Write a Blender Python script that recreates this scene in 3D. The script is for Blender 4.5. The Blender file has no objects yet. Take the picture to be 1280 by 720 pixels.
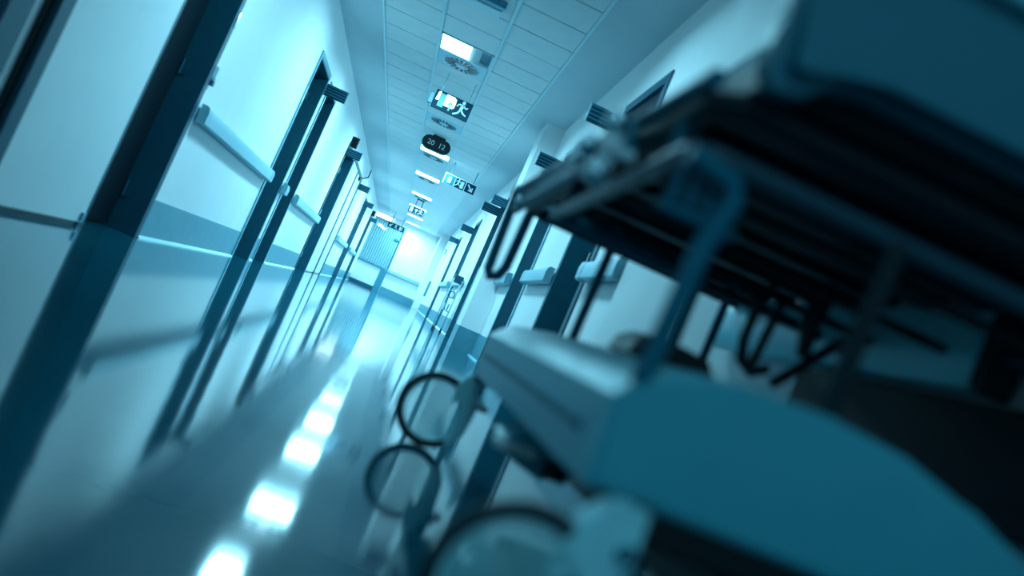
import bpy, bmesh, math, random
from mathutils import Vector, Matrix
random.seed(4)
scene = bpy.context.scene
COL = scene.collection

# ---------------------------------------------------------------- camera
YAW, PITCH, ROLL = math.radians(7.4147), math.radians(3.2774), math.radians(23.3086)
CAMZ = 0.325
cam_d = bpy.data.cameras.new('camera')
cam = bpy.data.objects.new('camera', cam_d)
COL.objects.link(cam)
fw = Vector((math.sin(YAW)*math.cos(PITCH), math.cos(YAW)*math.cos(PITCH), math.sin(PITCH)))
ri = Vector((math.cos(YAW), -math.sin(YAW), 0))
up = ri.cross(fw)
c, s = math.cos(ROLL), math.sin(ROLL)
cx = ri*c + up*s
cy = up*c - ri*s
cam.matrix_world = Matrix(((cx.x, cy.x, -fw.x, 0), (cx.y, cy.y, -fw.y, 0), (cx.z, cy.z, -fw.z, CAMZ), (0, 0, 0, 1)))
cam_d.sensor_width = 36
cam_d.lens = 36*1044.15/1280
cam_d.clip_start = 0.02
cam_d.dof.use_dof = True
cam_d.dof.focus_distance = 11.5
cam_d.dof.aperture_fstop = 1.35
scene.camera = cam

# ---------------------------------------------------------------- world, exposure
w = bpy.data.worlds.new('world'); scene.world = w; w.use_nodes = True
w.node_tree.nodes['Background'].inputs[0].default_value = (0.05, 0.5, 0.8, 1)
w.node_tree.nodes['Background'].inputs[1].default_value = 0.05
vs = scene.view_settings
vs.view_transform = 'Standard'; vs.look = 'None'; vs.gamma = 1; vs.exposure = 0.0
LAMP_COL = (0.28, 0.78, 1.0)
LAMP_W = 55.0      # watts of one ceiling light; louvres keep its light from leaving at grazing angles
# (y, strength factor) of the ceiling lights, all at x -0.53..0
LAMPS = [(-4.14, .36), (-1.24, .28), (4.56, .95), (7.46, 1.2), (9.876, 1.6), (13.26, 2.0), (16.16, 2.3), (19.543, 2.2), (22.443, 2.1), (25.343, 2.0), (28.243, 1.4)]

for _y, _k in LAMPS:
    _l = bpy.data.lights.new('ceiling_lamp', 'AREA'); _l.shape = 'RECTANGLE'
    _half = abs(_y-7.46) < .01
    _l.size, _l.size_y = (.28 if _half else .50), .44
    _l.spread = math.radians(166); _l.energy = LAMP_W*_k; _l.color = LAMP_COL
    _o = bpy.data.objects.new('ceiling_lamp', _l); COL.objects.link(_o)
    _o.location = (-.375 if _half else -.262, _y+.2417, 2.590)

# ---------------------------------------------------------------- materials
def mat(name, col, rough=0.5, metal=0.0, spec=0.5, noise=0.0, nscale=20, bump=0.0, bscale=60, coat=0.0, emit=None, estr=0, aniso_scale=None):
    m = bpy.data.materials.new(name); m.use_nodes = True
    nt = m.node_tree; b = nt.nodes['Principled BSDF']
    b.inputs['Base Color'].default_value = (*col, 1)
    b.inputs['Roughness'].default_value = rough
    b.inputs['Metallic'].default_value = metal
    b.inputs['Specular IOR Level'].default_value = spec
    b.inputs['Coat Weight'].default_value = coat
    tc = nt.nodes.new('ShaderNodeTexCoord')
    if noise:
        n = nt.nodes.new('ShaderNodeTexNoise'); n.inputs['Scale'].default_value = nscale; n.inputs['Detail'].default_value = 4
        nt.links.new(tc.outputs['Object'], n.inputs['Vector'])
        r = nt.nodes.new('ShaderNodeValToRGB')
        r.color_ramp.elements[0].position = 0.3; r.color_ramp.elements[1].position = 0.7
        r.color_ramp.elements[0].color = (*[x*(1-noise) for x in col], 1)
        r.color_ramp.elements[1].color = (*[min(1, x*(1+noise)) for x in col], 1)
        nt.links.new(n.outputs['Fac'], r.inputs['Fac']); nt.links.new(r.outputs['Color'], b.inputs['Base Color'])
    if bump:
        n2 = nt.nodes.new('ShaderNodeTexNoise'); n2.inputs['Scale'].default_value = bscale; n2.inputs['Detail'].default_value = 3
        nt.links.new(tc.outputs['Object'], n2.inputs['Vector'])
        bp = nt.nodes.new('ShaderNodeBump'); bp.inputs['Strength'].default_value = bump; bp.inputs['Distance'].default_value = 0.01
        nt.links.new(n2.outputs['Fac'], bp.inputs['Height']); nt.links.new(bp.outputs['Normal'], b.inputs['Normal'])
    if emit:
        b.inputs['Emission Color'].default_value = (*emit, 1); b.inputs['Emission Strength'].default_value = estr
    return m

WALL = mat('wall_paint', (0.88, 0.87, 0.87), 0.55, noise=0.02, nscale=3, bump=0.05, bscale=180, spec=0.3)
CEIL = mat('ceiling_board', (0.60, 0.66, 0.69), 0.8, noise=0.02, nscale=4)
TILE = mat('ceiling_tile_paint', (0.76, 0.77, 0.77), 0.6, noise=0.03, nscale=6)
TBAR = mat('ceiling_bar_paint', (0.62, 0.78, 0.80), 0.4)
GAP = mat('ceiling_void', (0.02, 0.08, 0.11), 0.9)
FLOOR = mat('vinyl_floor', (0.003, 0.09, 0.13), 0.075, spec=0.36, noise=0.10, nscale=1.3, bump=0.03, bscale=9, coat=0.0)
SKIRT = mat('skirting_vinyl', (0.10, 0.30, 0.38), 0.35, noise=0.08, nscale=8)
COVE = mat('cove_strip', (0.30, 0.55, 0.65), 0.3)
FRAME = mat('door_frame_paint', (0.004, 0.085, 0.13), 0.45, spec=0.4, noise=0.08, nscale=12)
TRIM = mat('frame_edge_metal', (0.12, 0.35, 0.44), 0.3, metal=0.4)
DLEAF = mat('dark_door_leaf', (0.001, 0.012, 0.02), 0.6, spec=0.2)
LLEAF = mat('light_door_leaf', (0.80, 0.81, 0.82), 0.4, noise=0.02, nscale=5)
RAIL = mat('rail_vinyl', (0.27, 0.50, 0.58), 0.4, noise=0.03, nscale=9)
RAILCAP = mat('rail_cap_plastic', (0.20, 0.42, 0.50), 0.35)
SIGN = mat('sign_board', (0.002, 0.05, 0.085), 0.55, spec=0.2, noise=0.1, nscale=9)
SIGNL = mat('sign_groove', (0.03, 0.20, 0.28), 0.4)
EXITB = mat('exit_panel', (0.001, 0.035, 0.06), 0.6, spec=0.15)
PICT = mat('pictogram_white', (0.5, 0.62, 0.66), 0.5, emit=(0.3, 0.78, 1.0), estr=0.12)
PICTC = mat('pictogram_pale', (0.12, 0.38, 0.5), 0.5, emit=(0.12, 0.5, 0.75), estr=0.08)
SIGNGLOW = mat('backlit_panel', (0.9, 0.95, 1), 0.5, emit=(0.75, 0.95, 1.0), estr=2.5)  # ceiling light's glow on the sign, put in as emission
BLACK = mat('black_plastic', (0.002, 0.008, 0.012), 0.4)
METAL = mat('dull_metal', (0.07, 0.29, 0.38), 0.35, metal=0.6, noise=0.1, nscale=15)
CHROME = mat('chrome', (0.65, 0.88, 0.95), 0.12, metal=1.0)
WHITEP = mat('white_plastic', (0.7, 0.85, 0.9), 0.4)
VENTM = mat('vent_paint', (0.50, 0.70, 0.78), 0.5)
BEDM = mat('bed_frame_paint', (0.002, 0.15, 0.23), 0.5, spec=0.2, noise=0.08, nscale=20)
BEDDK = mat('bed_dark_paint', (0.001, 0.014, 0.022), 0.5, spec=0.3)  # dark parts, with the shade under the mattress put into the colour
COVER = mat('base_cover_plastic', (0.06, 0.44, 0.55), 0.38, noise=0.04, nscale=5, bump=0.03, bscale=90)
SHEET = mat('mattress_cover', (0.01, 0.34, 0.48), 0.7, spec=0.05, noise=0.05, nscale=9, bump=0.15, bscale=14)
GUARD = mat('guard_plastic', (0.30, 0.85, 0.97), 0.28)
BOARD = mat('end_board_plastic', (0.008, 0.17, 0.24), 0.4)
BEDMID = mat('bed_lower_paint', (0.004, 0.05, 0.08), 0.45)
FILLERM = mat('tray_plastic', (0.0005, 0.008, 0.013), 0.6, spec=0.2)  # for the added block that darkens the far side under the bed
TYRE = mat('tyre_rubber', (0.001, 0.02, 0.03), 0.6, bump=0.1, bscale=200)
HUB = mat('wheel_fork_plastic', (0.40, 0.86, 0.95), 0.4, noise=0.03, nscale=20)
DISC = mat('frosted_disc', (0.45, 0.92, 0.98), 0.4)       # milky see-through plastic
_nt = DISC.node_tree; _tr = _nt.nodes.new('ShaderNodeBsdfTransparent'); _mx = _nt.nodes.new('ShaderNodeMixShader'); _mx.inputs[0].default_value = .70
_nt.links.new(_nt.nodes['Principled BSDF'].outputs[0], _mx.inputs[1]); _nt.links.new(_tr.outputs[0], _mx.inputs[2])
_nt.links.new(_mx.outputs[0], _nt.nodes['Material Output'].inputs['Surface'])
SLATM = mat('slat_panel', (0.26, 0.46, 0.52), 0.5)

# ---------------------------------------------------------------- mesh helpers
class MB:
    def __init__(s): s.bm = bmesh.new()
    def box(s, x0, y0, z0, x1, y1, z1, bevel=0.0, seg=2, mtx=None):
        vs_ = bmesh.ops.create_cube(s.bm, size=1)['verts']
        for v in vs_:
            v.co = Vector(((x0+x1)/2+v.co.x*(x1-x0), (y0+y1)/2+v.co.y*(y1-y0), (z0+z1)/2+v.co.z*(z1-z0)))
        if bevel:
            es = list({e for v in vs_ for e in v.link_edges})
            r = bmesh.ops.bevel(s.bm, geom=es, offset=bevel, segments=seg, affect='EDGES', profile=0.5)
            vs_ = r['verts'] if not mtx else list({v for v in r['verts']})
        if mtx:
            bmesh.ops.transform(s.bm, matrix=mtx, verts=vs_)
        return s
    def tube(s, pts, r, seg=10, closed=False):
        pts = [Vector(p) for p in pts]; n = len(pts)
        rs = r if isinstance(r, (list, tuple)) else [r]*n
        rings = []; prev = None
        for i, p in enumerate(pts):
            if closed: t = pts[(i+1) % n]-pts[i-1]
            else: t = pts[min(i+1, n-1)]-pts[max(i-1, 0)]
            t.normalize()
            if prev is None:
                a = Vector((0, 0, 1)) if abs(t.z) < .9 else Vector((1, 0, 0))
                u = t.cross(a).normalized()
            else:
                u = (prev - t*prev.dot(t)).normalized()
            prev = u; v = t.cross(u)
            rings.append([s.bm.verts.new(p+(u*math.cos(2*math.pi*k/seg)+v*math.sin(2*math.pi*k/seg))*rs[i]) for k in range(seg)])
        m = n if closed else n-1
        for i in range(m):
            a, b = rings[i], rings[(i+1) % n]
            for k in range(seg):
                s.bm.faces.new((a[k], a[(k+1) % seg], b[(k+1) % seg], b[k]))
        if not closed:
            s.bm.faces.new(rings[0][::-1]); s.bm.faces.new(rings[-1])
        return s
    def prism(s, poly, axis, a, b):
        """poly: 2D outline; axis 'y': (x,z) swept a..b ; 'x': (y,z) ; 'z': (x,y)"""
        f = {'y': lambda p, t: (p[0], t, p[1]), 'x': lambda p, t: (t, p[0], p[1]), 'z': lambda p, t: (p[0], p[1], t)}[axis]
        A = [s.bm.verts.new(f(p, a)) for p in poly]; B = [s.bm.verts.new(f(p, b)) for p in poly]
        n = len(poly)
        for i in range(n): s.bm.faces.new((A[i], A[(i+1) % n], B[(i+1) % n], B[i]))
        s.bm.faces.new(A[::-1]); s.bm.faces.new(B)
        return s
    def disc(s, c_, n_, r, h, seg=32, r2=None):
        n_ = Vector(n_).normalized(); q = n_.to_track_quat('Z', 'Y')
        bmesh.ops.create_cone(s.bm, cap_ends=True, segments=seg, radius1=r, radius2=r if r2 is None else r2, depth=h,
                              matrix=Matrix.Translation(c_) @ q.to_matrix().to_4x4())
        return s
    def ring(s, c_, n_, R, r, seg=48, ts=10, a0=0, a1=360):
        n_ = Vector(n_).normalized(); q = n_.to_track_quat('Z', 'Y'); c_ = Vector(c_)
        full = (a1-a0) >= 360
        m = seg if full else seg+1
        pts = [c_+q @ Vector((math.cos(math.radians(a0+(a1-a0)*i/seg))*R, math.sin(math.radians(a0+(a1-a0)*i/seg))*R, 0)) for i in range(m)]
        return s.tube(pts, r, ts, closed=full)
    def build(s, name, m, parent=None, smooth=False):
        bmesh.ops.recalc_face_normals(s.bm, faces=s.bm.faces)
        me = bpy.data.meshes.new(name)
        off = Vector((0, 0, 0))
        p = parent
        while p is not None: off += p.location; p = p.parent
        if parent is None:
            co = [v.co for v in s.bm.verts]
            mn = Vector([min(v[i] for v in co) for i in range(3)]); mx = Vector([max(v[i] for v in co) for i in range(3)])
            org = Vector(((mn.x+mx.x)/2, (mn.y+mx.y)/2, mn.z)); off = org
        bmesh.ops.translate(s.bm, verts=s.bm.verts, vec=-off)
        if smooth:
            for f in s.bm.faces: f.smooth = True
            for e in s.bm.edges:
                if len(e.link_faces) == 2 and e.calc_face_angle(0) > 0.7: e.smooth = False
        s.bm.to_mesh(me); s.bm.free(); me.materials.append(m)
        o = bpy.data.objects.new(name, me); COL.objects.link(o)
        if parent is not None: o.parent = parent
        else: o.location = off
        return o

def tag(o, label=None, cat=None, group=None, kind=None):
    if label: o['label'] = label
    if cat: o['category'] = cat
    if group: o['group'] = group
    if kind: o['kind'] = kind
    return o
def thing(name, loc, label=None, cat=None, group=None, kind=None):
    o = bpy.data.objects.new(name, None); o.empty_display_size = 0.05; o.location = loc; COL.objects.link(o)
    return tag(o, label, cat, group, kind)
def copy_part(src, parent, loc=None):
    o = src.copy(); COL.objects.link(o); o.parent = parent
    if loc is not None: o.location = loc
    return o
def copy_tree(src, parent=None, shift=None):
    o = src.copy(); COL.objects.link(o); o.parent = parent
    if shift is not None: o.location = src.location + Vector(shift)
    for ch in list(src.children): copy_tree(ch, o)
    return o

# ================================================================= setting
XL, XR, ZC, YE, YB = -1.53, 1.0, 2.6, 29.3, -6.0
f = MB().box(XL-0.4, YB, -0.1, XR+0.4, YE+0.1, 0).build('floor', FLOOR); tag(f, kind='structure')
MB().box(XL-.4, YB-.15, 0, XR+.4, YB, ZC).build('wall_back', WALL)['kind'] = 'structure'

# openings in the walls: (y0, y1, top, leaf depth, leaf material, label)
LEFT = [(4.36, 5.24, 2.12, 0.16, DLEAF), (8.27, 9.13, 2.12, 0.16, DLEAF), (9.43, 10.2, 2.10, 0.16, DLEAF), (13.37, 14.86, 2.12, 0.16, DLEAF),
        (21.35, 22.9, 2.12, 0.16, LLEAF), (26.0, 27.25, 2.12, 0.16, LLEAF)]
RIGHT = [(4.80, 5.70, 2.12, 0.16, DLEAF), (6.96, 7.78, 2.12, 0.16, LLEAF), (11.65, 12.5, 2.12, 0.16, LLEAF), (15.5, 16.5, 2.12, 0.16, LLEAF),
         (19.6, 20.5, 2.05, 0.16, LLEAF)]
def wall(name, xw, sgn, ops, extra_pier=None):
    o = thing(name, (xw, 0, 0), kind='structure')
    y = YB; D = 0.3*sgn
    x0, x1 = sorted((xw, xw+D))
    for (a, b, t, *_r) in ops:
        MB().box(x0, y, 0, x1, a, ZC).build('wall_panel', WALL, o)
        MB().box(x0, a, t, x1, b, ZC).build('wall_panel', WALL, o)
        y = b
    MB().box(x0, y, 0, x1, YE, ZC).build('wall_panel', WALL, o)
    return o
wl = wall('wall_left', XL, -1, LEFT)
wr = wall('wall_right', XR, 1, RIGHT)
# pier close to the camera, and the column at y 8.7, the pier at the far end
MB().box(0.965, YB, 0, XR+.01, 3.87, ZC).build('trim_1', WALL)['kind'] = 'structure'
MB().box(0.79, 8.75, 0, XR+.01, 9.3, ZC).build('trim_2', WALL)['kind'] = 'structure'
MB().box(0.77, 27.2, 0, XR+.01, YE, ZC).build('trim_3', WALL)['kind'] = 'structure'

# doors: frame (reveal + casing), leaf, hinges, handle
def door(idx, xw, sgn, a, b, t, depth, leafm):
    o = thing('door_%d' % idx, (xw, (a+b)/2, 0), kind='structure')
    T = 0.02
    xo = xw - sgn*0.014          # casing stands proud into the corridor
    xi = xw + sgn*depth
    fr = MB()
    x0, x1 = sorted((xo, xi))
    fr.box(x0, a, 0, x1, a+T, t, .002, 1); fr.box(x0, b-T, 0, x1, b, t, .002, 1); fr.box(x0, a, t-T, x1, b, t, .002, 1)
    fo = fr.build('door_frame', FRAME, o)
    cs = MB(); c0, c1 = sorted((xo, xw-sgn*0.0005))
    cs.box(c0, a-.05, 0, c1, a-.0005, t+.05, .002, 1); cs.box(c0, b+.0005, 0, c1, b+.05, t+.05, .002, 1); cs.box(c0, a, t+.0005, c1, b, t+.05, .002, 1)
    cs.build('casing', TRIM if idx in (2, 3, 8) else FRAME, o)
    l0, l1 = sorted((xi - sgn*.002, xi+sgn*.045))
    lf = MB().box(l0, a+T, 0.012, l1, b-T, t-T).build('door_leaf', leafm, o)
    hx = xw + sgn*depth*0.5
    for z in (0.25, 1.05, 1.85):
        h_ = MB(); h_.tube([(xi-sgn*.012, b-T-.008, z-.05), (xi-sgn*.012, b-T-.008, z+.05)], .008, 8)
        h_.box(min(xi-sgn*.05, xi-sgn*.012), b-T-.005, z-.045, max(xi-sgn*.05, xi-sgn*.012), b-T-.001, z+.045)
        h_.build('hinge', FRAME if idx == 1 else CHROME, o, True)
    hd = MB(); yh = a+T+.07
    hd.box(min(xi, xi-sgn*.008), yh-.02, .95, max(xi, xi-sgn*.008), yh+.02, 1.15, .003, 1)
    hd.tube([(xi, yh, 1.05), (xi-sgn*.05, yh, 1.05), (xi-sgn*.055, yh+.03, 1.05), (xi-sgn*.055, yh+.12, 1.05)], .009, 8)
    hd.build('door_handle', METAL, o, True)
    return o
n = 1
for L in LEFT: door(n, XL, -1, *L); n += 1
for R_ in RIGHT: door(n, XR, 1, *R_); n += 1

MB().box(XL+.0145, 5.262, 1.40, XL+.02, 5.288, 1.50, .002, 1).build('strike_plate', CHROME, bpy.data.objects['door_1'])
# light flush door leaf on the left close to the camera, with dark casing on its near side
o = thing('door_12', (XL, 3.8, 0), kind='structure')
MB().box(XL+.0005, 3.29, 0.022, XL+.03, 4.30, 2.12, .002, 1).build('door_leaf', LLEAF, o)
MB().box(XL+.0005, 3.29, 0.0, XL+.006, 4.30, .03).build('drop_seal', BLACK, o)  # black strip standing for the shadow in the gap below the leaf
MB().box(XL+.0005, 3.19, 0.0, XL+.045, 3.288, 2.3, .003, 1).build('casing', FRAME, o)
MB().box(XL+.0005, 3.165, 0.0, XL+.02, 3.188, 2.3).build('rebate', BLACK, o)
MB().box(XL+.0005, 2.90, 0.0, XL+.035, 3.05, 2.3, .003, 1).build('casing', FRAME, o)
MB().box(XL+.03, 4.25, .03, XL+.042, 4.285, .075, .002, 1).build('floor_bolt', METAL, o)

# double light door, left wall y 14.9 - 17.6, with closers
o = thing('door_13', (XL, 16.2, 0), kind='structure')
for y0, y1 in ((14.92, 16.22), (16.46, 17.58)):
    MB().box(XL+.0005, y0, .015, XL+.02, y1, 2.12, .002, 1).build('door_leaf', LLEAF, o)
MB().box(XL+.0005, 16.24, 0, XL+.03, 16.44, 2.14, .002, 1).build('centre_post', FRAME, o)
MB().box(XL+.0005, 17.60, 0, XL+.03, 17.78, 2.14, .002, 1).build('door_frame', FRAME, o)
MB().box(XL+.0005, 14.92, 2.125, XL+.03, 17.78, 2.19, .002, 1).build('lintel', FRAME, o)
for y in (16.9,):
    MB().box(XL+.02, y, 2.05, XL+.07, y+.25, 2.11, .004, 1).tube([(XL+.05, y+.2, 2.1), (XL+.17, y+.3, 2.2), (XL+.17, y+.3, 2.36)], .012, 6).build('closer_arm', BLACK, o)

# skirtings, split by the openings
def skirting(name, xw, sgn, ops, skip=()):
    o = thing(name, (xw, 0, 0), kind='structure')
    segs = []; y = YB
    for (a, b, *_r) in ops: segs.append((y, a-.05)); y = b+.05
    segs.append((y, YE))
    for (a, b) in segs:
        for (u, v) in skip:
            if a < u < b or a < v < b: pass
        pieces = [(a, b)]
        for (u, v) in skip:
            np_ = []
            for (p, q) in pieces:
                if v <= p or u >= q: np_.append((p, q))
                else:
                    if u > p: np_.append((p, u))
                    if v < q: np_.append((v, q))
            pieces = np_
        for (p, q) in pieces:
            x0, x1 = sorted((xw-sgn*.0005, xw-sgn*.005))
            MB().box(x0, p, 0.0, x1, q, .25).build('skirting_board', SKIRT, o)
            x0, x1 = sorted((xw-sgn*.006, xw-sgn*.02))
            MB().prism([(xw-sgn*.0055, 0), (xw-sgn*.024, 0), (xw-sgn*.0055, .016)], 'y', p, q).build('cove_strip', COVE, o)
    return o
skirting('baseboard_left', XL, -1, LEFT, [(2.9, 4.36), (14.86, 17.8)])
skirting('baseboard_right', XR, 1, RIGHT, [(YB, 3.88), (8.74, 9.31), (27.19, YE)])
o = thing('baseboard_column', (.9, 9, 0), kind='structure')
MB().box(.785, 8.744, 0, .998, 8.7495, .25).build('skirting_board', SKIRT, o)
MB().box(.7845, 8.744, 0, .7895, 9.3, .25).build('skirting_board', SKIRT, o)
MB().box(.7645, 27.19, 0, .7695, YE, .25).build('skirting_board', SKIRT, o)
MB().box(.9595, YB, 0, .9645, 3.87, .25).build('skirting_board', SKIRT, o)

# ceiling: plain margins, a recessed void, tiles in three columns, bars
GX = [-1.08, -0.532, 0.008, 0.56]
PITCHT = 2.9/6; Y0T = 7.46-PITCHT*27      # a row starts at y 7.46
NR = 80
ce = thing('ceiling', (0, 0, ZC), kind='structure')
MB().box(XL-.4, YB, ZC, GX[0]-.012, YE, ZC+.1).build('margin_board', CEIL, ce)
MB().box(GX[3]+.012, YB, ZC, XR+.4, YE, ZC+.1).build('margin_board', CEIL, ce)
MB().box(GX[0]-.02, YB, ZC+.07, GX[3]+.02, YE, ZC+.1).build('void_board', GAP, ce)
YT1 = 28.75
MB().box(GX[0]-.012, YT1, ZC, GX[3]+.012, YE, ZC+.07).build('margin_board', CEIL, ce)
MB().box(GX[0]-.012, YB, ZC, GX[3]+.012, Y0T-.002, ZC+.07).build('margin_board', CEIL, ce)
for i, x in enumerate(GX):
    wd = .012 if i in (0, 3) else .014
    MB().box(x-wd, Y0T, ZC-.008, x+wd, YT1, ZC+.03, .002, 1).build('ceiling_bar', TBAR, ce)
def tile_mesh(wid):
    t = MB(); g = .009
    t.box(0, g, ZC+.004, wid, PITCHT-g, ZC+.024, .003, 1)
    return t.build('ceiling_tile', TILE, ce)
protos = []
for j in range(3):
    protos.append(tile_mesh(GX[j+1]-GX[j]-.026))
lamp_rows = {round((y-Y0T)/PITCHT) for y, _ in LAMPS}
vent_rows = {round((y_-Y0T)/PITCHT)+1 for y_ in (7.46, 9.876+PITCHT, 13.26, 16.16, 19.543)}
first = [True]*3
for r in range(NR):
    y = Y0T+r*PITCHT
    if y+PITCHT > YT1+.01: break
    for j in range(3):
        if j == 1 and (r in lamp_rows or r in vent_rows): continue
        if first[j]: t = protos[j]; first[j] = False
        else: t = copy_part(protos[j], ce)
        t.location = (GX[j]+.013, y, random.uniform(-.0008, .0008))
        t.name = 'ceiling_tile'

# end wall with slatted folding partition, strip light, rails
o = thing('wall_end', (0, YE, 0), kind='structure')
MB().box(XL-.4, YE, 0, XR+.4, YE+.2, ZC).build('wall_panel', WALL, o)
MB().box(XL, YE-.04, .13, -.52, YE-.0005, .80).build('lower_panel', LLEAF, o)
MB().box(XL, YE-.045, 0, -.50, YE-.0005, .13).build('dark_plinth', FRAME, o)
MB().box(-.42, YE-.006, 0, .76, YE-.0005, .25).build('skirting_board', SKIRT, o)
MB().box(-.66, YE-.07, 0.0, -.43, YE-.0005, .78, .004, 1).build('post_box', METAL, o)
sl = MB(); x = XL+.02
sp = None; k = 0
pt = thing('trim_4', (XL, YE, 0), kind='structure')
wslat = .0815
MB().box(XL+.01, YE-.004, .87, -.455, YE-.0006, 2.36).build('backing', FRAME, pt)
sp = MB().box(XL+.01, YE-.03, .87, XL+.01+wslat-.018, YE-.0045, 2.36, .004, 1).build('slat', SLATM, pt)
for k in range(1, 13):
    q = copy_part(sp, pt); q.location = sp.location+Vector((wslat*k, 0, 0)); q.name = 'slat'
MB().box(-.45, YE-.08, .87, -.415, YE-.0006, 2.42, .003, 1).build('end_post', METAL, pt)
MB().box(XL, YE-.05, 2.37, -.455, YE-.0006, 2.42).build('head_rail', METAL, pt)
MB().box(-.64, YE-.09, 1.90, -.455, YE-.031, 1.96, .003, 1).build('latch', METAL, pt)

# ================================================================= ceiling fittings
for i, (y, k) in enumerate(LAMPS):
    em = mat('lamp_glow_%d' % i, (0.9, 0.95, 1), 0.5, emit=(.42, .86, 1.0), estr=4.0*k)
    place = ['out of view far behind the camera', 'out of view just behind the camera', 'out of view over the near end of the corridor', 'nearest of the row, only its left half glowing', 'partly hidden behind the largest exit sign',
             'just behind the digital clock', 'next one beyond the clock, beside the three-panel sign', 'second one beyond the clock',
             'just above the small distant exit sign', 'just below the small distant exit sign', 'farthest of the row before the end wall'][i]
    o = thing('ceiling_light', (-.262, y+PITCHT/2, ZC), 'square white recessed ceiling light, ' + place, 'ceiling light', 'recessed ceiling lights')
    x0, x1 = GX[1]+.015, GX[2]-.015; y0, y1 = y+.006, y+PITCHT-.006
    fr = MB()
    fr.box(x0, y0, ZC-.004, x0+.012, y1, ZC+.05); fr.box(x1-.012, y0, ZC-.004, x1, y1, ZC+.05)
    fr.box(x0, y0, ZC-.004, x1, y0+.012, ZC+.05); fr.box(x0, y1-.012, ZC-.004, x1, y1, ZC+.05)
    fr.build('light_frame', TBAR, o)
    if i == 3:
        MB().box(x0+.012, y0+.012, ZC+.004, x0+.30, y1-.012, ZC+.03).build('diffuser', em, o)
        MB().box(x0+.30, y0+.012, ZC+.03, x1-.012, y1-.012, ZC+.05).build('dim_reflector', SIGNL, o)
        lv = MB()
        for q in range(12):
            yy = y0+.03+q*.036
            lv.box(x0+.30, yy, ZC+.002, x0+.40, yy+.010, ZC+.028)
        tag(lv.build('louvre', TBAR, o))
    else:
        MB().box(x0+.012, y0+.012, ZC+.004, x1-.012, y1-.012, ZC+.03).build('diffuser', em, o)

# round swirl vents in the next row
def vent(i, y, label):
    if i == 4: y += PITCHT
    cy_ = y+PITCHT*1.5; cx_ = (GX[1]+GX[2])/2
    o = thing('ceiling_vent', (cx_, cy_, ZC), label, 'air vent', 'swirl vents in the ceiling')
    x0, x1 = GX[1]+.015, GX[2]-.015; y0, y1 = y+PITCHT+.006, y+2*PITCHT-.006
    MB().box(x0, y0, ZC+.004, x1, y1, ZC+.02, .003, 1).build('vent_plate', VENTM, o)
    MB().disc((cx_, cy_, ZC-.000), (0, 0, 1), .19, .012, 40).build('vent_rim', VENTM, o, True)
    bl = MB()
    for k in range(18):
        a = 2*math.pi*k/18
        m = Matrix.Translation((cx_, cy_, ZC-.008)) @ Matrix.Rotation(a, 4, 'Z')
        vs_ = [bl.bm.verts.new(m @ Vector(p)) for p in ((.07, -.006, 0), (.18, .0, 0), (.175, .036, 0), (.07, .014, 0))]
        us = [bl.bm.verts.new(v.co+Vector((0, 0, .003))) for v in vs_]
        for q in range(4): bl.bm.faces.new((vs_[q], vs_[(q+1) % 4], us[(q+1) % 4], us[q]))
        bl.bm.faces.new(vs_[::-1]); bl.bm.faces.new(us)
    bl.build('vent_slot', BLACK, o)
    MB().disc((cx_, cy_, ZC-.012), (0, 0, 1), .05, .012, 24).build('vent_hub', VENTM, o, True)
VL = {7.46: 'round swirl vent right behind the half-lit ceiling light', 9.876: 'round swirl vent between the large exit sign and the clock',
      13.26: 'round swirl vent just below the clock in the photo', 16.16: 'round swirl vent left of the three-panel sign',
      19.543: 'faint round swirl vent above the small distant exit sign'}
for i, (y, k) in enumerate(LAMPS):
    if y in VL: vent(i, y, VL[y])
# louvred fixture at the top edge of the frame
o = thing('ceiling_detector', (-.25, 6.25, ZC), 'small pale box-shaped ceiling fitting cut off by the top edge of the photo', 'ceiling fitting')
MB().box(-.42, 6.20, ZC-.06, -.09, 6.36, ZC+.003, .006, 2).build('housing', TBAR, o)
MB().box(-.40, 6.12, ZC-.05, -.07, 6.198, ZC+.003, .006, 2).build('side_bracket', METAL, o)

# ---- exit signs
def man(mb, cx_, cz, s_, y, flip=1, th=.004):
    def seg(a, b, wd):
        a = Vector(a); b = Vector(b); d = (b-a).normalized(); nn = Vector((-d.y, d.x))*wd/2
        P = [(a-nn), (b-nn), (b+nn), (a+nn)]
        mb.prism([(cx_+flip*p.x*s_, cz+p.y*s_) for p in P], 'y', y, y-th)
    mb.disc((cx_+flip*.02*s_, y-th/2, cz+.40*s_), (0, 1, 0), .09*s_, th, 12)
    seg((.02, .30), (-.02, -.02), .16)
    seg((.02, .27), (.22, .14), .07); seg((.22, .14), (.30, .24), .06)
    seg((.0, .27), (-.20, .24), .07); seg((-.20, .24), (-.28, .10), .06)
    seg((.0, .0), (.18, -.16), .09); seg((.18, -.16), (.34, -.20), .07)
    seg((-.02, .0), (-.12, -.22), .09); seg((-.12, -.22), (-.34, -.36), .08)
def arrow(mb, cx_, cz, s_, y, ang, th=.004):
    ca, sa = math.cos(ang), math.sin(ang)
    P = [(0, .42), (.30, .08), (.18, .02), (.07, .15), (.07, -.42), (-.07, -.42), (-.07, .15), (-.18, .02), (-.30, .08)]
    mb.prism([(cx_+(px*ca-pz*sa)*s_, cz+(px*sa+pz*ca)*s_) for px, pz in P], 'y', y, y-th)

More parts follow.
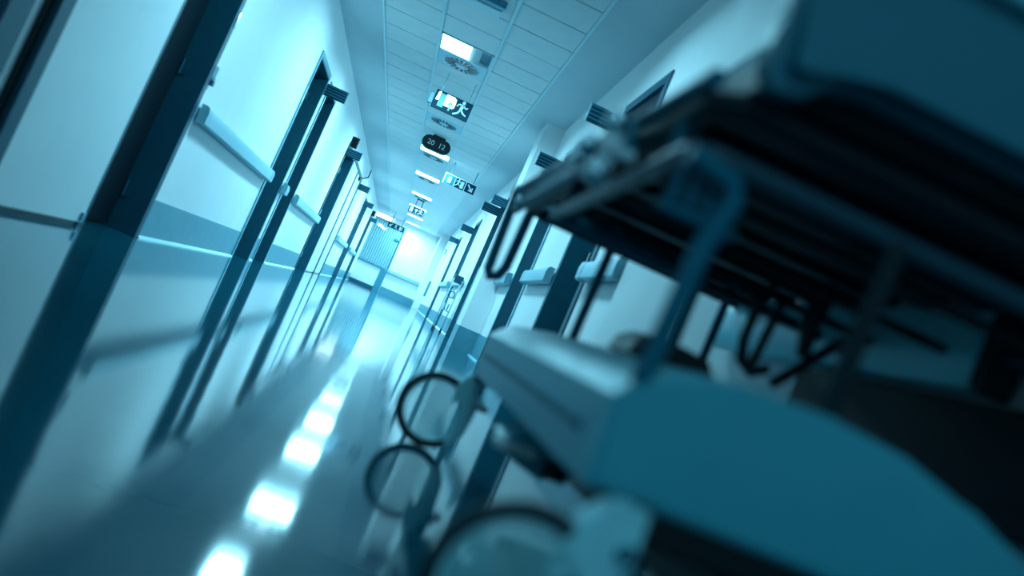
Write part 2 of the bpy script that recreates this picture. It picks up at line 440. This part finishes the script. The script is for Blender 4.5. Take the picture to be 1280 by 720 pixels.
# large sign: door, up arrow, running man
o = thing('exit_sign', (-.2, 8.6, ZC), 'large dark hanging exit sign with a running man, nearest to the camera', 'exit sign', 'hanging exit signs')
y = 8.6; x0, x1, z0, z1 = -.405, .0, 2.2, 2.395
MB().box(x0, y, z0, x1, y+.03, z1, .003, 1).build('sign_panel', EXITB, o)
MB().box(x0-.045, y+.005, z0+.03, x0-.001, y+.06, z0+.14, .003, 1).build('side_bracket', SIGNL, o)
for hx_ in (-.36, -.06): MB().box(hx_, y+.01, z1+.0005, hx_+.004, y+.014, ZC+.003).build('hanger', METAL, o)
pm = MB().box(x0+.055, y-.004, z0+.03, x0+.115, y-.0005, z1-.025).build('door_pictogram', PICTC, o)
lit = MB()  # white patches stand in for the ceiling light glowing behind the sign
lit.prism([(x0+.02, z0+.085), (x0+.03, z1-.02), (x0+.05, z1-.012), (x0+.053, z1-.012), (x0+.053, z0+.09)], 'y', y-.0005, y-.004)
tag(lit.build('lit_window', SIGNGLOW, o), 'glowing white window of the sign')
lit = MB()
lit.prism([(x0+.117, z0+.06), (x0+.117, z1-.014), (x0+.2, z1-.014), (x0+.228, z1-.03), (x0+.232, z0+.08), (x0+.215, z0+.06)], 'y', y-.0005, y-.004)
tag(lit.build('lit_window', SIGNGLOW, o), 'glowing white window of the sign')
a_ = MB(); arrow(a_, x0+.185, z0+.075, .12, y-.0045, 0); a_.build('arrow_pictogram', PICTC, o)
m_ = MB(); man(m_, x0+.305, z0+.09, .20, y-.0005); m_.build('running_man_pictogram', PICT, o)
# three-panel white bordered sign
o = thing('exit_sign', (.31, 13.5, ZC), 'white-bordered three-panel exit sign with diagonal arrow at right', 'exit sign', 'hanging exit signs')
y = 13.5; x0, x1, z0, z1 = .03, .58, 2.215, 2.395
MB().box(x0, y, z0, x1, y+.03, z1, .003, 1).build('sign_panel', WHITEP, o)
for hx_ in (.10, .50): MB().box(hx_, y+.01, z1-.001, hx_+.015, y+.02, ZC+.006).build('hanger', METAL, o)
for k in range(3):
    a0 = x0+.012+k*.181
    MB().box(a0, y-.003, z0+.012, a0+.165, y-.0005, z1-.012).build('picture_field', [SIGNL, EXITB, EXITB][k], o)
MB().prism([(x0+.06, z0+.03), (x0+.125, z0+.03), (x0+.125, z1-.05), (x0+.1, z1-.03), (x0+.075, z1-.05), (x0+.06, z1-.06)], 'y', y-.0035, y-.006).build('door_pictogram', PICT, o)
m_ = MB(); man(m_, x0+.245, z0+.09, .15, y-.0035, 1, .003); m_.box(x0+.285, y-.006, z0+.03, x0+.34, y-.0035, z1-.035); m_.build('running_man_pictogram', PICT, o)
a_ = MB(); arrow(a_, x0+.455, z0+.09, .17, y-.0035, math.radians(-135), .003); a_.build('arrow_pictogram', PICT, o)
# small distant sign
o = thing('exit_sign', (-.25, 20.6, ZC), 'small dark exit sign with up arrow and man, between distant lights', 'exit sign', 'hanging exit signs')
y = 20.6; x0, x1, z0, z1 = -.44, -.06, 2.215, 2.39
MB().box(x0, y, z0, x1, y+.03, z1, .003, 1).build('sign_panel', EXITB, o)
for hx_ in (-.33, -.18): MB().box(hx_, y+.01, z1+.0005, hx_+.02, y+.02, ZC-.03).build('hanger', FRAME, o)
MB().box(-.34, y, ZC-.0295, -.15, y+.04, ZC+.003).build('hanger_plate', FRAME, o)
MB().box(x0+.03, y-.004, z0+.025, x0+.1, y-.0005, z1-.03).build('door_pictogram', PICT, o)
a_ = MB(); arrow(a_, x0+.19, z0+.085, .13, y-.0005, 0); a_.build('arrow_pictogram', PICT, o)
m_ = MB(); man(m_, x0+.30, z0+.085, .17, y-.0005); m_.build('running_man_pictogram', PICT, o)
# farthest sign
o = thing('exit_sign', (-.7, 27, ZC), 'tiny dark exit sign in front of the slatted partition at corridor end', 'exit sign', 'hanging exit signs')
y = 27.0; x0, x1, z0, z1 = -.98, -.44, 2.09, 2.265
MB().box(x0, y, z0, x1, y+.03, z1, .003, 1).build('sign_panel', EXITB, o)
for hx_ in (-.90, -.56): MB().box(hx_, y+.01, z1+.0005, hx_+.02, y+.02, ZC+.003).build('hanger', METAL, o)
a_ = MB(); arrow(a_, x0+.10, z0+.085, .16, y-.0005, math.radians(135)); a_.build('arrow_pictogram', PICT, o)
m_ = MB(); man(m_, x0+.27, z0+.085, .16, y-.0005, -1); m_.build('running_man_pictogram', PICT, o)
MB().box(x0+.39, y-.004, z0+.03, x0+.45, y-.0005, z1-.03).box(x0+.475, y-.004, z0+.03, x0+.49, y-.0005, z1-.03).build('door_pictogram', PICT, o)

# ---- clock
o = thing('digital_clock', (-.26, 12, ZC), 'black pill-shaped digital clock reading 20 12 hanging from the ceiling', 'clock')
def pill(cx_, cz, w_, h_, nseg=14):
    P = []
    for k in range(nseg+1):
        a = -math.pi/2+math.pi*k/nseg; P.append((cx_+w_/2-h_/2+math.cos(a)*h_/2, cz+math.sin(a)*h_/2))
    for k in range(nseg+1):
        a = math.pi/2+math.pi*k/nseg; P.append((cx_-w_/2+h_/2+math.cos(a)*h_/2, cz+math.sin(a)*h_/2))
    return P
CZ = 2.475
MB().prism(pill(-.262, CZ-.01, .425, .20), 'y', 12.0, 12.06).build('clock_case', BLACK, o, True)
MB().prism(pill(-.262, CZ-.01, .437, .212), 'y', 12.012, 12.05).build('clock_rim', CHROME, o, True)
MB().box(-.355, 12.0, CZ+.08, -.165, 12.07, ZC-.0085, .004, 1).build('ceiling_mount', BLACK, o)
def text_part(txt, size, loc, m, parent, name):
    cu = bpy.data.curves.new(name, 'FONT'); cu.body = txt; cu.size = size; cu.extrude = .001; cu.align_x = 'CENTER'; cu.align_y = 'CENTER'
    t = bpy.data.objects.new(name+'_tmp', cu); COL.objects.link(t)
    bpy.context.view_layer.update()
    me = bpy.data.meshes.new_from_object(t.evaluated_get(bpy.context.evaluated_depsgraph_get()))
    bpy.data.objects.remove(t); bpy.data.curves.remove(cu)
    me.name = name; me.materials.clear(); me.materials.append(m)
    q = bpy.data.objects.new(name, me); COL.objects.link(q); q.parent = parent
    q.location = Vector(loc)-parent.location; q.rotation_euler = (math.pi/2, 0, 0)
    return q
text_part('20', .105, (-.345, 11.997, CZ-.01), PICT, o, 'hour_digits')
text_part('12', .105, (-.180, 11.997, CZ-.01), PICT, o, 'minute_digits')

# strip light above the partition and small white glowing blocks
o = thing('wall_strip_light', (-1.25, YE-.1, 2.44), 'white glowing strip light high above the slatted partition', 'wall light')
MB().box(-1.52, YE-.10, 2.45, -1.0, YE-.0006, 2.56, .01, 2).build('glowing_tube', mat('strip_glow', (1, 1, 1), emit=(.6, .9, 1), estr=5), o)
MB().box(-1.525, YE-.11, 2.562, -.995, YE-.0006, 2.58).build('light_housing', TBAR, o)
o = thing('emergency_lamp', (-1.2, YE-.1, 2.1), 'small white glowing lamp on the slatted partition', 'wall light')
MB().box(-1.37, YE-.07, 2.13, -1.2, YE-.0305, 2.20, .01, 2).build('lamp_glass', mat('lamp_glow_small', (1, 1, 1), emit=(.6, .9, 1), estr=4), o)
MB().box(-1.19, YE-.06, 2.08, -1.05, YE-.0305, 2.15, .01, 2).build('lamp_glass', bpy.data.materials['lamp_glow_small'], o)
MB().box(-1.38, YE-.045, 2.07, -1.04, YE-.031, 2.075).build('lamp_bracket', METAL, o)

# ================================================================= projecting room signs
def psign(xw, sgn, y, label, z0=1.95, wd=.25, ribs=4, shift=0):
    xa = xw - sgn*.001; xb = xw - sgn*(wd)
    x0, x1 = sorted((xa-sgn*shift, xb))
    o = thing('projecting_sign', (xw, y, z0), label, 'room sign', 'dark signs projecting from the walls at door-head height')
    MB().box(x0, y, z0, x1, y+.03, z0+.13, .003, 1).build('sign_board', SIGN, o)
    for k in range(ribs):
        zz = z0+.022+k*.03
        MB().box(x0+.006, y-.003, zz, x1-.006, y-.0003, zz+.008).build('sign_rib', SIGNL, o)
    e0, e1 = (x1-.006, x1+.002) if sgn < 0 else (x0-.002, x0+.006)
    MB().box(e0, y-.004, z0-.002, e1, y+.034, z0+.132).build('edge_strip', TRIM, o)
    return o
psign(XL, -1, 9.2, 'dark ribbed sign projecting from the left wall, nearest on that side')
psign(XL, -1, 13.32, 'dark ribbed sign on the left wall, under a black box')
psign(XL, -1, 17.8, 'dark sign on the left wall just past the double light doors')
psign(XL, -1, 21.3, 'dark sign on the left wall, second from the corridor end')
psign(XL, -1, 25.95, 'dark sign on the left wall, farthest and smallest')
psign(XR, 1, 5.73, 'dark ribbed sign projecting from the right wall, nearest on that side')
psign(XR, 1, 7.83, 'dark ribbed sign on the right wall in front of the column')
psign(XR, 1, 11.45, 'dark ribbed sign on the right wall, upper of the close pair', wd=.25)
psign(XR, 1, 12.5, 'dark sign on the right wall, lower left of the close pair', wd=.275)
psign(XR, 1, 16.5, 'dark sign on the right wall, second from the far end', z0=1.93, wd=.26)
psign(XR, 1, 20.5, 'dark sign on the right wall, farthest and smallest', wd=.24)
for y, wd, lab in ((13.4, .115, 'black box standing above a projecting sign on the left wall'), (26.0, .11, 'tiny black box above the farthest sign on the left wall')):
    o = thing('alarm_box', (XL, y, 2.1), lab, 'wall box', 'black boxes above signs')
    MB().box(XL+.0008, y, 2.12, XL+wd, y+.08, 2.29, .004, 1).build('box_housing', BLACK, o)
    MB().box(XL+.02, y-.004, 2.14, XL+wd-.02, y-.0004, 2.27).build('box_grille', DLEAF, o)

# ================================================================= handrails
def handrail(xw, sgn, a, b, label, capn=True, capf=True):
    o = thing('handrail', (xw, (a+b)/2, .79), label, 'handrail', 'pale rails along the corridor walls')
    d = -sgn
    prof = [(xw+d*.018, .79), (xw+d*.062, .79), (xw+d*.072, .80), (xw+d*.074, .86), (xw+d*.066, .895), (xw+d*.05, .905), (xw+d*.018, .905)]
    cl = min(.1, (b-a)*.25)
    MB().prism(prof, 'y', a+cl, b-cl).build('rail', RAIL, o, True)
    pc = [(px+(d*.002 if abs(px-xw) > .03 else 0), pz+(.002 if pz > .85 else -.002)) for px, pz in prof]
    MB().prism(pc, 'y', a, a+cl).build('end_cap', RAILCAP, o, True)
    MB().prism(pc, 'y', b-cl, b).build('end_cap', RAILCAP, o, True)
    nb = max(1, int((b-a)/.9)); 
    for k in range(nb):
        y = a+(b-a)*(k+.5)/nb
        MB().box(min(xw+d*.0008, xw+d*.0178), y-.03, .82, max(xw+d*.0008, xw+d*.0178), y+.03, .875).build('bracket', METAL, o)
handrail(XL, -1, 5.34, 8.19, 'long pale handrail on the left wall, nearest on that side')
handrail(XL, -1, 9.19, 9.37, 'very short pale handrail between two dark doorways on the left')
handrail(XL, -1, 10.27, 13.30, 'pale handrail on the left wall after the second dark doorway')
handrail(XL, -1, 17.95, 21.28, 'distant pale handrail on the left wall beyond the double doors')
handrail(XL, -1, 22.97, 25.9, 'farthest pale handrail on the left wall')
handrail(XR, 1, 3.90, 4.72, 'pale handrail on the right wall seen under the bed frame, nearest on that side')
handrail(XR, 1, 5.77, 6.86, 'short pale handrail on the right wall between two dark door frames')
handrail(XR, 1, 7.86, 8.72, 'short pale handrail on the right wall before the column')
handrail(XR, 1, 13.3, 15.38, 'distant pale handrail on the right wall behind the equipment stand')
handrail(XR, 1, 16.6, 19.4, 'farther pale handrail on the right wall, left of the other distant one')
o = thing('handrail', (0, YE, .79), 'pale rail running across the end wall of the corridor', 'handrail')
MB().box(XL+.001, YE-.10, .80, -.42, YE-.0465, .86, .008, 2).build('rail', METAL, o)
MB().box(-.42, YE-.10, .77, .758, YE-.03, .88, .008, 2).build('rail', RAIL, o)
for x in (-.3, .2, .65): MB().box(x, YE-.0297, .80, x+.05, YE-.0006, .85).build('bracket', METAL, o)

# ---- wall guards and small fittings
o = thing('wall_guard', (XR, 11.1, .25), 'dark vertical guard strip on the lower right wall, left of the bed', 'wall guard')
MB().box(XR-.07, 11.02, .26, XR-.0008, 11.12, 1.04, .006, 2).build('guard_strip', METAL, o)
MB().box(XR-.074, 11.016, 1.041, XR-.0008, 11.124, 1.05, .002, 1).build('guard_cap', FRAME, o)
o = thing('wall_guard', (XR, 26, .5), 'tiny vertical guard strip on the far right wall near the corridor end', 'wall guard')
MB().box(.93, 26.0, .5, XR-.0008, 26.14, 1.0, .006, 2).build('guard_strip', METAL, o)
o = thing('wall_switch', (XL, 5.31, 1.04), 'small white wall switch with a dark tab beside the nearest dark jamb', 'switch')
MB().box(XL+.0008, 5.31, 1.07, XL+.03, 5.36, 1.15, .004, 2).build('switch_plate', WHITEP, o)
MB().box(XL+.0008, 5.315, 1.025, XL+.028, 5.355, 1.062, .003, 1).build('switch_tab', FRAME, o)
o = thing('wall_plate', (XR, 24.9, 1.9), 'tiny dark plate high on the distant right wall', 'wall plate')
MB().box(.96, 24.9, 1.88, XR-.0008, 25.0, 2.04, .004, 1).build('plate', METAL, o)
MB().box(.97, 24.893, 1.92, XR-.01, 24.8985, 2.0).build('plate_window', WHITEP, o)

# ---- equipment stand by the right wall at y 13
o = thing('equipment_stand', (.9, 13.05, 0), 'small cluttered metal equipment stand against the right wall in the distance', 'equipment stand')
MB().box(.80, 12.95, .80, .94, 13.15, .92, .008, 2).build('monitor_box', FRAME, o)
for x_, y_ in ((.80, 12.94), (.93, 12.94), (.80, 13.16), (.93, 13.16)):
    MB().tube([(x_, y_, .05), (x_, y_, .86)], .007, 8).build('pole', CHROME, o, True)
    MB().disc((x_, y_, .025), (1, 0, 0), .025, .016, 16).build('castor', BLACK, o, True)
for z_ in (.33, .55):
    MB().box(.79, 12.93, z_, .94, 13.17, z_+.012, .002, 1).build('shelf', CHROME, o)
for k in range(7):
    x_ = .815+.018*k; y_ = 12.96+.05*(k % 3); z_ = .562 if k % 2 else .342; h_ = .08+.02*(k % 3)
    MB().tube([(x_, y_, z_), (x_, y_, z_+h_), (x_, y_, z_+h_+.01), (x_, y_, z_+h_+.03)], [.011, .011, .005, .005], 8).build('bottle', [WHITEP, METAL, CHROME][k % 3], o, True)
MB().ring((.86, 12.92, .60), (0, 1, 0), .05, .006, 24, 6).build('coiled_hose', BLACK, o, True)

# ================================================================= hospital bed
BX0, BX1, BY0, BY1 = .22, .95, .87, 2.25
bed = thing('hospital_bed', (.58, 1.5, 0), 'blurred wheeled hospital bed on castors in the right foreground', 'hospital bed')
def rounded_rect(x0, y0, x1, y1, z, r, n_=5):
    P = []
    for (cx_, cy_, a0) in ((x1-r, y1-r, 0), (x0+r, y1-r, 90), (x0+r, y0+r, 180), (x1-r, y0+r, 270)):
        for k in range(n_+1):
            a = math.radians(a0+90*k/n_); P.append((cx_+r*math.cos(a), cy_+r*math.sin(a), z))
    return P
# mattress
mm = MB(); mm.prism([(a_, b_) for a_, b_, _ in rounded_rect(.345, .90, .93, 2.15, 0, .06, 6)], 'z', .7645, .855)
bmesh.ops.bevel(mm.bm, geom=[e for e in mm.bm.edges if abs(e.verts[0].co.z-e.verts[1].co.z) < 1e-6], offset=.025, segments=3, affect='EDGES')
mt = mm.build('mattress', SHEET, bed, True)
MB().tube(rounded_rect(.343, .898, .932, 2.152, .81, .06, 6), .005, 8, True).build('piping', BEDM, mt, True)
# moulded board at the near end: outline in x, z
bo = [(.262, .735), (.266, .70), (.285, .682), (.315, .685), (.35, .72), (.39, .752), (.80, .752), (.83, .73), (.86, .69), (.90, .685), (.93, .70), (.94, .735),
      (.93, .90), (.90, 1.02), (.84, 1.09), (.74, 1.12), (.48, 1.12), (.39, 1.08), (.33, 1.0), (.29, .88), (.272, .80)]
eb = MB().prism(bo, 'y', .82, .895)
bmesh.ops.bevel(eb.bm, geom=[e for e in eb.bm.edges if abs(e.verts[0].co.y-e.verts[1].co.y) < 1e-6], offset=.022, segments=5, affect='EDGES')
eo = eb.build('end_board', BOARD, bed, True)
MB().tube([(.37, .815, .86), (.41, .81, .88), (.80, .81, .88), (.84, .815, .86)], .012, 10).build('board_ridge', GUARD, eo, True)
# platform under the mattress
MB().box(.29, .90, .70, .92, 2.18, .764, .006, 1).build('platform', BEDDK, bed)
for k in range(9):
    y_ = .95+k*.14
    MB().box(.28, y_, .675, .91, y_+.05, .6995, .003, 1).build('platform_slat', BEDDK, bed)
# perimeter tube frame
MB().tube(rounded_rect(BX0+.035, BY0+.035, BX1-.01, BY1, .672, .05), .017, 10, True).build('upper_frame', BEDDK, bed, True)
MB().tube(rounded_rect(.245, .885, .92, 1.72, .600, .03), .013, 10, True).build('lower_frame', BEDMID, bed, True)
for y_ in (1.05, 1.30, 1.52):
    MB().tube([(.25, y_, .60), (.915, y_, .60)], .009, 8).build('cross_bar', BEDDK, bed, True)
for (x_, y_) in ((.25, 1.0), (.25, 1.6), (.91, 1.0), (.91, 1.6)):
    MB().tube([(x_, y_, .605), (x_, y_, .68)], .010, 8).build('spacer', BEDM, bed, True)
# corner bumpers
for (x_, y_) in ((.28, 2.2), (.905, 2.2)):
    b_ = MB(); b_.disc((x_, y_, .735), (0, 0, 1), .045, .09, 28); b_.ring((x_, y_, .70), (0, 0, 1), .042, .006, 28, 8); b_.ring((x_, y_, .77), (0, 0, 1), .042, .006, 28, 8)
    b_.build('corner_bumper', SHEET, bed, True)
# near side guard folded down along the left
sg = MB()
sg.tube([(.245, .93, .70), (.225, 1.6, .702), (.205, 2.25, .705)], .012, 10); sg.tube([(.225, 1.15, .645), (.21, 2.2, .645)], .011, 10)
so = sg.build('side_guard', BEDM, bed, True)
for y_ in (1.2, 1.45, 1.7, 1.95, 2.15):
    MB().tube([(.248-.018*y_, y_, .645), (.252-.018*y_, y_, .70)], .008, 8).build('guard_bar', METAL, so, True)
MB().box(.212, 1.2, .65, .222, 2.15, .696, .003, 1).build('guard_panel', BEDM, so)
# latch in white, its lamp glint put into the colour; chrome knobs
lo = MB().tube([(.188, 1.08, .565), (.186, 1.08, .60), (.188, 1.09, .645)], .013, 12).build('latch', WHITEP, bed, True)
def ball(c_, r_, m_, p_, nm):
    b_ = MB(); bmesh.ops.create_uvsphere(b_.bm, u_segments=20, v_segments=12, radius=r_, matrix=Matrix.Translation(c_)); return b_.build(nm, m_, p_, True)
ball((.182, 1.075, .572), .016, CHROME, lo, 'latch_knob'); ball((.182, 1.08, .645), .017, CHROME, lo, 'latch_knob')
MB().box(.175, 1.06, .60, .22, 1.075, .615, .003, 1).build('latch_arm', WHITEP, lo)
ball((.196, 1.33, .665), .018, CHROME, bed, 'release_knob')
MB().box(.188, 1.36, .645, .207, 1.44, .69, .006, 2).build('release_tab', WHITEP, bed)
ball((.20, 2.05, .648), .014, CHROME, bed, 'release_knob')
# hanging push handle at far end
MB().tube([(.205, 2.26, .712), (.205, 2.28, .70), (.215, 2.28, .48), (.225, 2.27, .462), (.245, 2.26, .47), (.255, 2.25, .50), (.255, 2.22, .69)], .014, 10).build('push_handle', BEDM, bed, True)
MB().tube([(.25, 2.02, .66), (.42, 2.02, .66)], .008, 8).build('chrome_strip', CHROME, bed, True)
# drip pole holder ladder, near end left
dh = MB().tube([(.283, .872, .335), (.288, .872, .50), (.300, .872, .56), (.292, .872, .578), (.235, .872, .588)], .0125, 12).build('post', BEDM, bed, True)
for x_ in (.238, .258, .278):
    MB().tube([(x_, .885, .525), (x_, .885, .585)], .005, 8).build('holder_rung', BEDM, dh, True)
MB().tube([(.225, .885, .527), (.32, .885, .527)], .006, 8).build('holder_rung', BEDM, dh, True)
MB().tube([(.498, .88, .365), (.502, .88, .60)], .0125, 12).build('post', BEDDK, bed, True)
MB().tube([(.435, 1.95, .37), (.437, 1.95, .68)], .012, 12).build('post', BEDM, bed, True)
MB().tube([(.74, 1.92, .33), (.742, 1.92, .68)], .011, 12).build('post', BEDM, bed, True)
MB().tube([(.235, 1.70, .60), (.60, 1.70, .60)], .018, 10).build('end_bar', BEDM, bed, True)
# loop and pedal hanging under the frame
lp = MB().tube([(.62, 1.42, .60), (.605, 1.42, .56), (.605, 1.42, .49), (.615, 1.42, .455), (.64, 1.42, .44), (.665, 1.41, .46)], .010, 10).build('hanging_loop', BEDDK, bed, True)
MB().tube([(.645, 1.44, .455), (.655, 1.44, .58)], .009, 10).build('hanging_rod', BEDDK, bed, True)
lv = MB().tube([(.675, 1.40, .435), (.72, 1.40, .49), (.752, 1.40, .535), (.765, 1.40, .55)], .010, 10).build('lever', BLACK, bed, True)
MB().disc((.768, 1.39, .548), (.3, -1, 0), .016, .02, 18).build('lever_knob', BLACK, lv, True)
MB().tube([(.715, 1.40, .64), (.70, 1.40, .57), (.71, 1.40, .50)], [.014, .02, .012], 10).build('lever_link', BEDDK, lv, True)
# black actuator box
ab = MB().prism([(.405, .385), (.415, .415), (.44, .43), (.50, .43), (.545, .425), (.565, .40), (.56, .375), (.47, .37)], 'y', 1.38, 1.52).build('actuator_box', BLACK, bed, True)
MB().tube([(.50, 1.45, .43), (.50, 1.45, .60)], .008, 8).build('actuator_rod', BEDDK, ab, True)
# far side guard folded down
pr = [(.905, .545), (.93, .54), (.948, .55), (.955, .57), (.955, .66), (.945, .685), (.925, .69), (.905, .68), (.895, .65), (.888, .61), (.895, .57)]
MB().prism(pr, 'y', 1.22, 2.35).build('far_side_guard', GUARD, bed, True)
MB().box(.89, 1.19, .54, .955, 1.2195, .70, .006, 2).build('guard_end', BLACK, bed)
MB().box(.915, 1.0, .34, .955, 1.80, .53, .008, 2).build('side_tray', FILLERM, bed)  # black block added to darken the space beneath the far guard
# base cover: arched shell along the bed
def arch(x0, x1, zb, top, n_=20):
    P = [(x0, zb)]
    key = [(x0-.008, .315), (x0+.01, .335), (x0+.04, .36), (.40, .380), (.50, .386), (.60, .378), (.70, .352), (.78, .320), (.86, .278), (x1, .22)]
    P += [(a, b) for a, b in key]
    return P
bc = MB().prism(arch(.265, .92, .215, 0), 'y', .86, 2.03)
es = [e for e in bc.bm.edges if abs(e.verts[0].co.y-e.verts[1].co.y) < 1e-6]
bmesh.ops.bevel(bc.bm, geom=es, offset=.008, segments=2, affect='EDGES')
bco = bc.build('base_cover', COVER, bed, True)
MB().box(.255, .95, .262, .2635, 1.95, .272).build('cover_seam', BEDM, bco)
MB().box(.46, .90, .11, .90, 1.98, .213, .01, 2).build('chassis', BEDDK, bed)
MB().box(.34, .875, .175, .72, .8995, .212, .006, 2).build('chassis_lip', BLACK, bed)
# castors
def castor(cx_, cy_, sx):
    o_ = thing('castor_wheel', Vector((cx_, cy_, 0))-bed.location); o_.parent = bed
    R = .094
    MB().ring((cx_, cy_, R), (0, 1, 0), R-.009, .009, 56, 10).build('tyre', TYRE, o_, True)
    MB().ring((cx_, cy_, R), (0, 1, 0), R-.019, .0035, 56, 8).build('inner_rim', HUB, o_, True)
    MB().disc((cx_, cy_, R), (0, 1, 0), R-.017, .003, 56).build('wheel_disc', DISC, o_, True)
    MB().prism([(cx_+sx*a_, R+b_) for a_, b_ in ((.022, .070), (.045, .095), (.052, .128), (.092, .128), (.096, .06), (.092, .0), (.076, -.045), (.058, -.070), (.050, -.062), (.060, -.030), (.062, .010), (.050, .045))], 'y', cy_-.026, cy_-.014).build('fork_cover', HUB, o_, True)
    MB().prism([(cx_+sx*.03, .125), (cx_+sx*.085, .165), (cx_+sx*.09, .205), (cx_+sx*.055, .215), (cx_+sx*.035, .19)], 'y', cy_-.02, cy_+.02).build('fork', HUB, o_, True)
    MB().tube([(cx_+sx*.07, cy_, .19), (cx_+sx*.07, cy_, .225)], .014, 12).build('stem', CHROME, o_, True)
    MB().disc((cx_+sx*.082, cy_-.026, .178), (0, 1, 0), .011, .012, 16).disc((cx_+sx*.095, cy_-.026, .155), (0, 1, 0), .010, .012, 16).build('bolt', CHROME, o_, True)
    MB().box(min(cx_+sx*.09, cx_+sx*.12), cy_-.03, .135, max(cx_+sx*.09, cx_+sx*.12), cy_+.01, .15, .004, 2).build('brake_tab', BLACK, o_)
castor(.208, 2.046, 1); castor(.225, .815, 1); castor(.95-.04, 2.046, -1); castor(.95-.04, .815, -1)
# base outriggers
MB().box(.262, 2.00, .20, .33, 2.07, .325, .01, 2).build('base_corner', COVER, bed)
MB().box(.80, 2.00, .16, .88, 2.06, .27, .01, 2).build('base_corner', COVER, bed)
# brake pedal
pd = MB().prism([(.27, .165), (.32, .207), (.45, .207), (.42, .15), (.36, .12), (.30, .135)], 'y', 1.42, 1.54).build('brake_pedal', COVER, bed, True)
MB().box(.255, 1.385, .150, .335, 1.4195, .168, .006, 2).build('pedal_bar', WHITEP, pd)
MB().box(.355, 1.395, .130, .40, 1.4185, .160, .006, 2).build('pedal_pad', BLACK, pd)
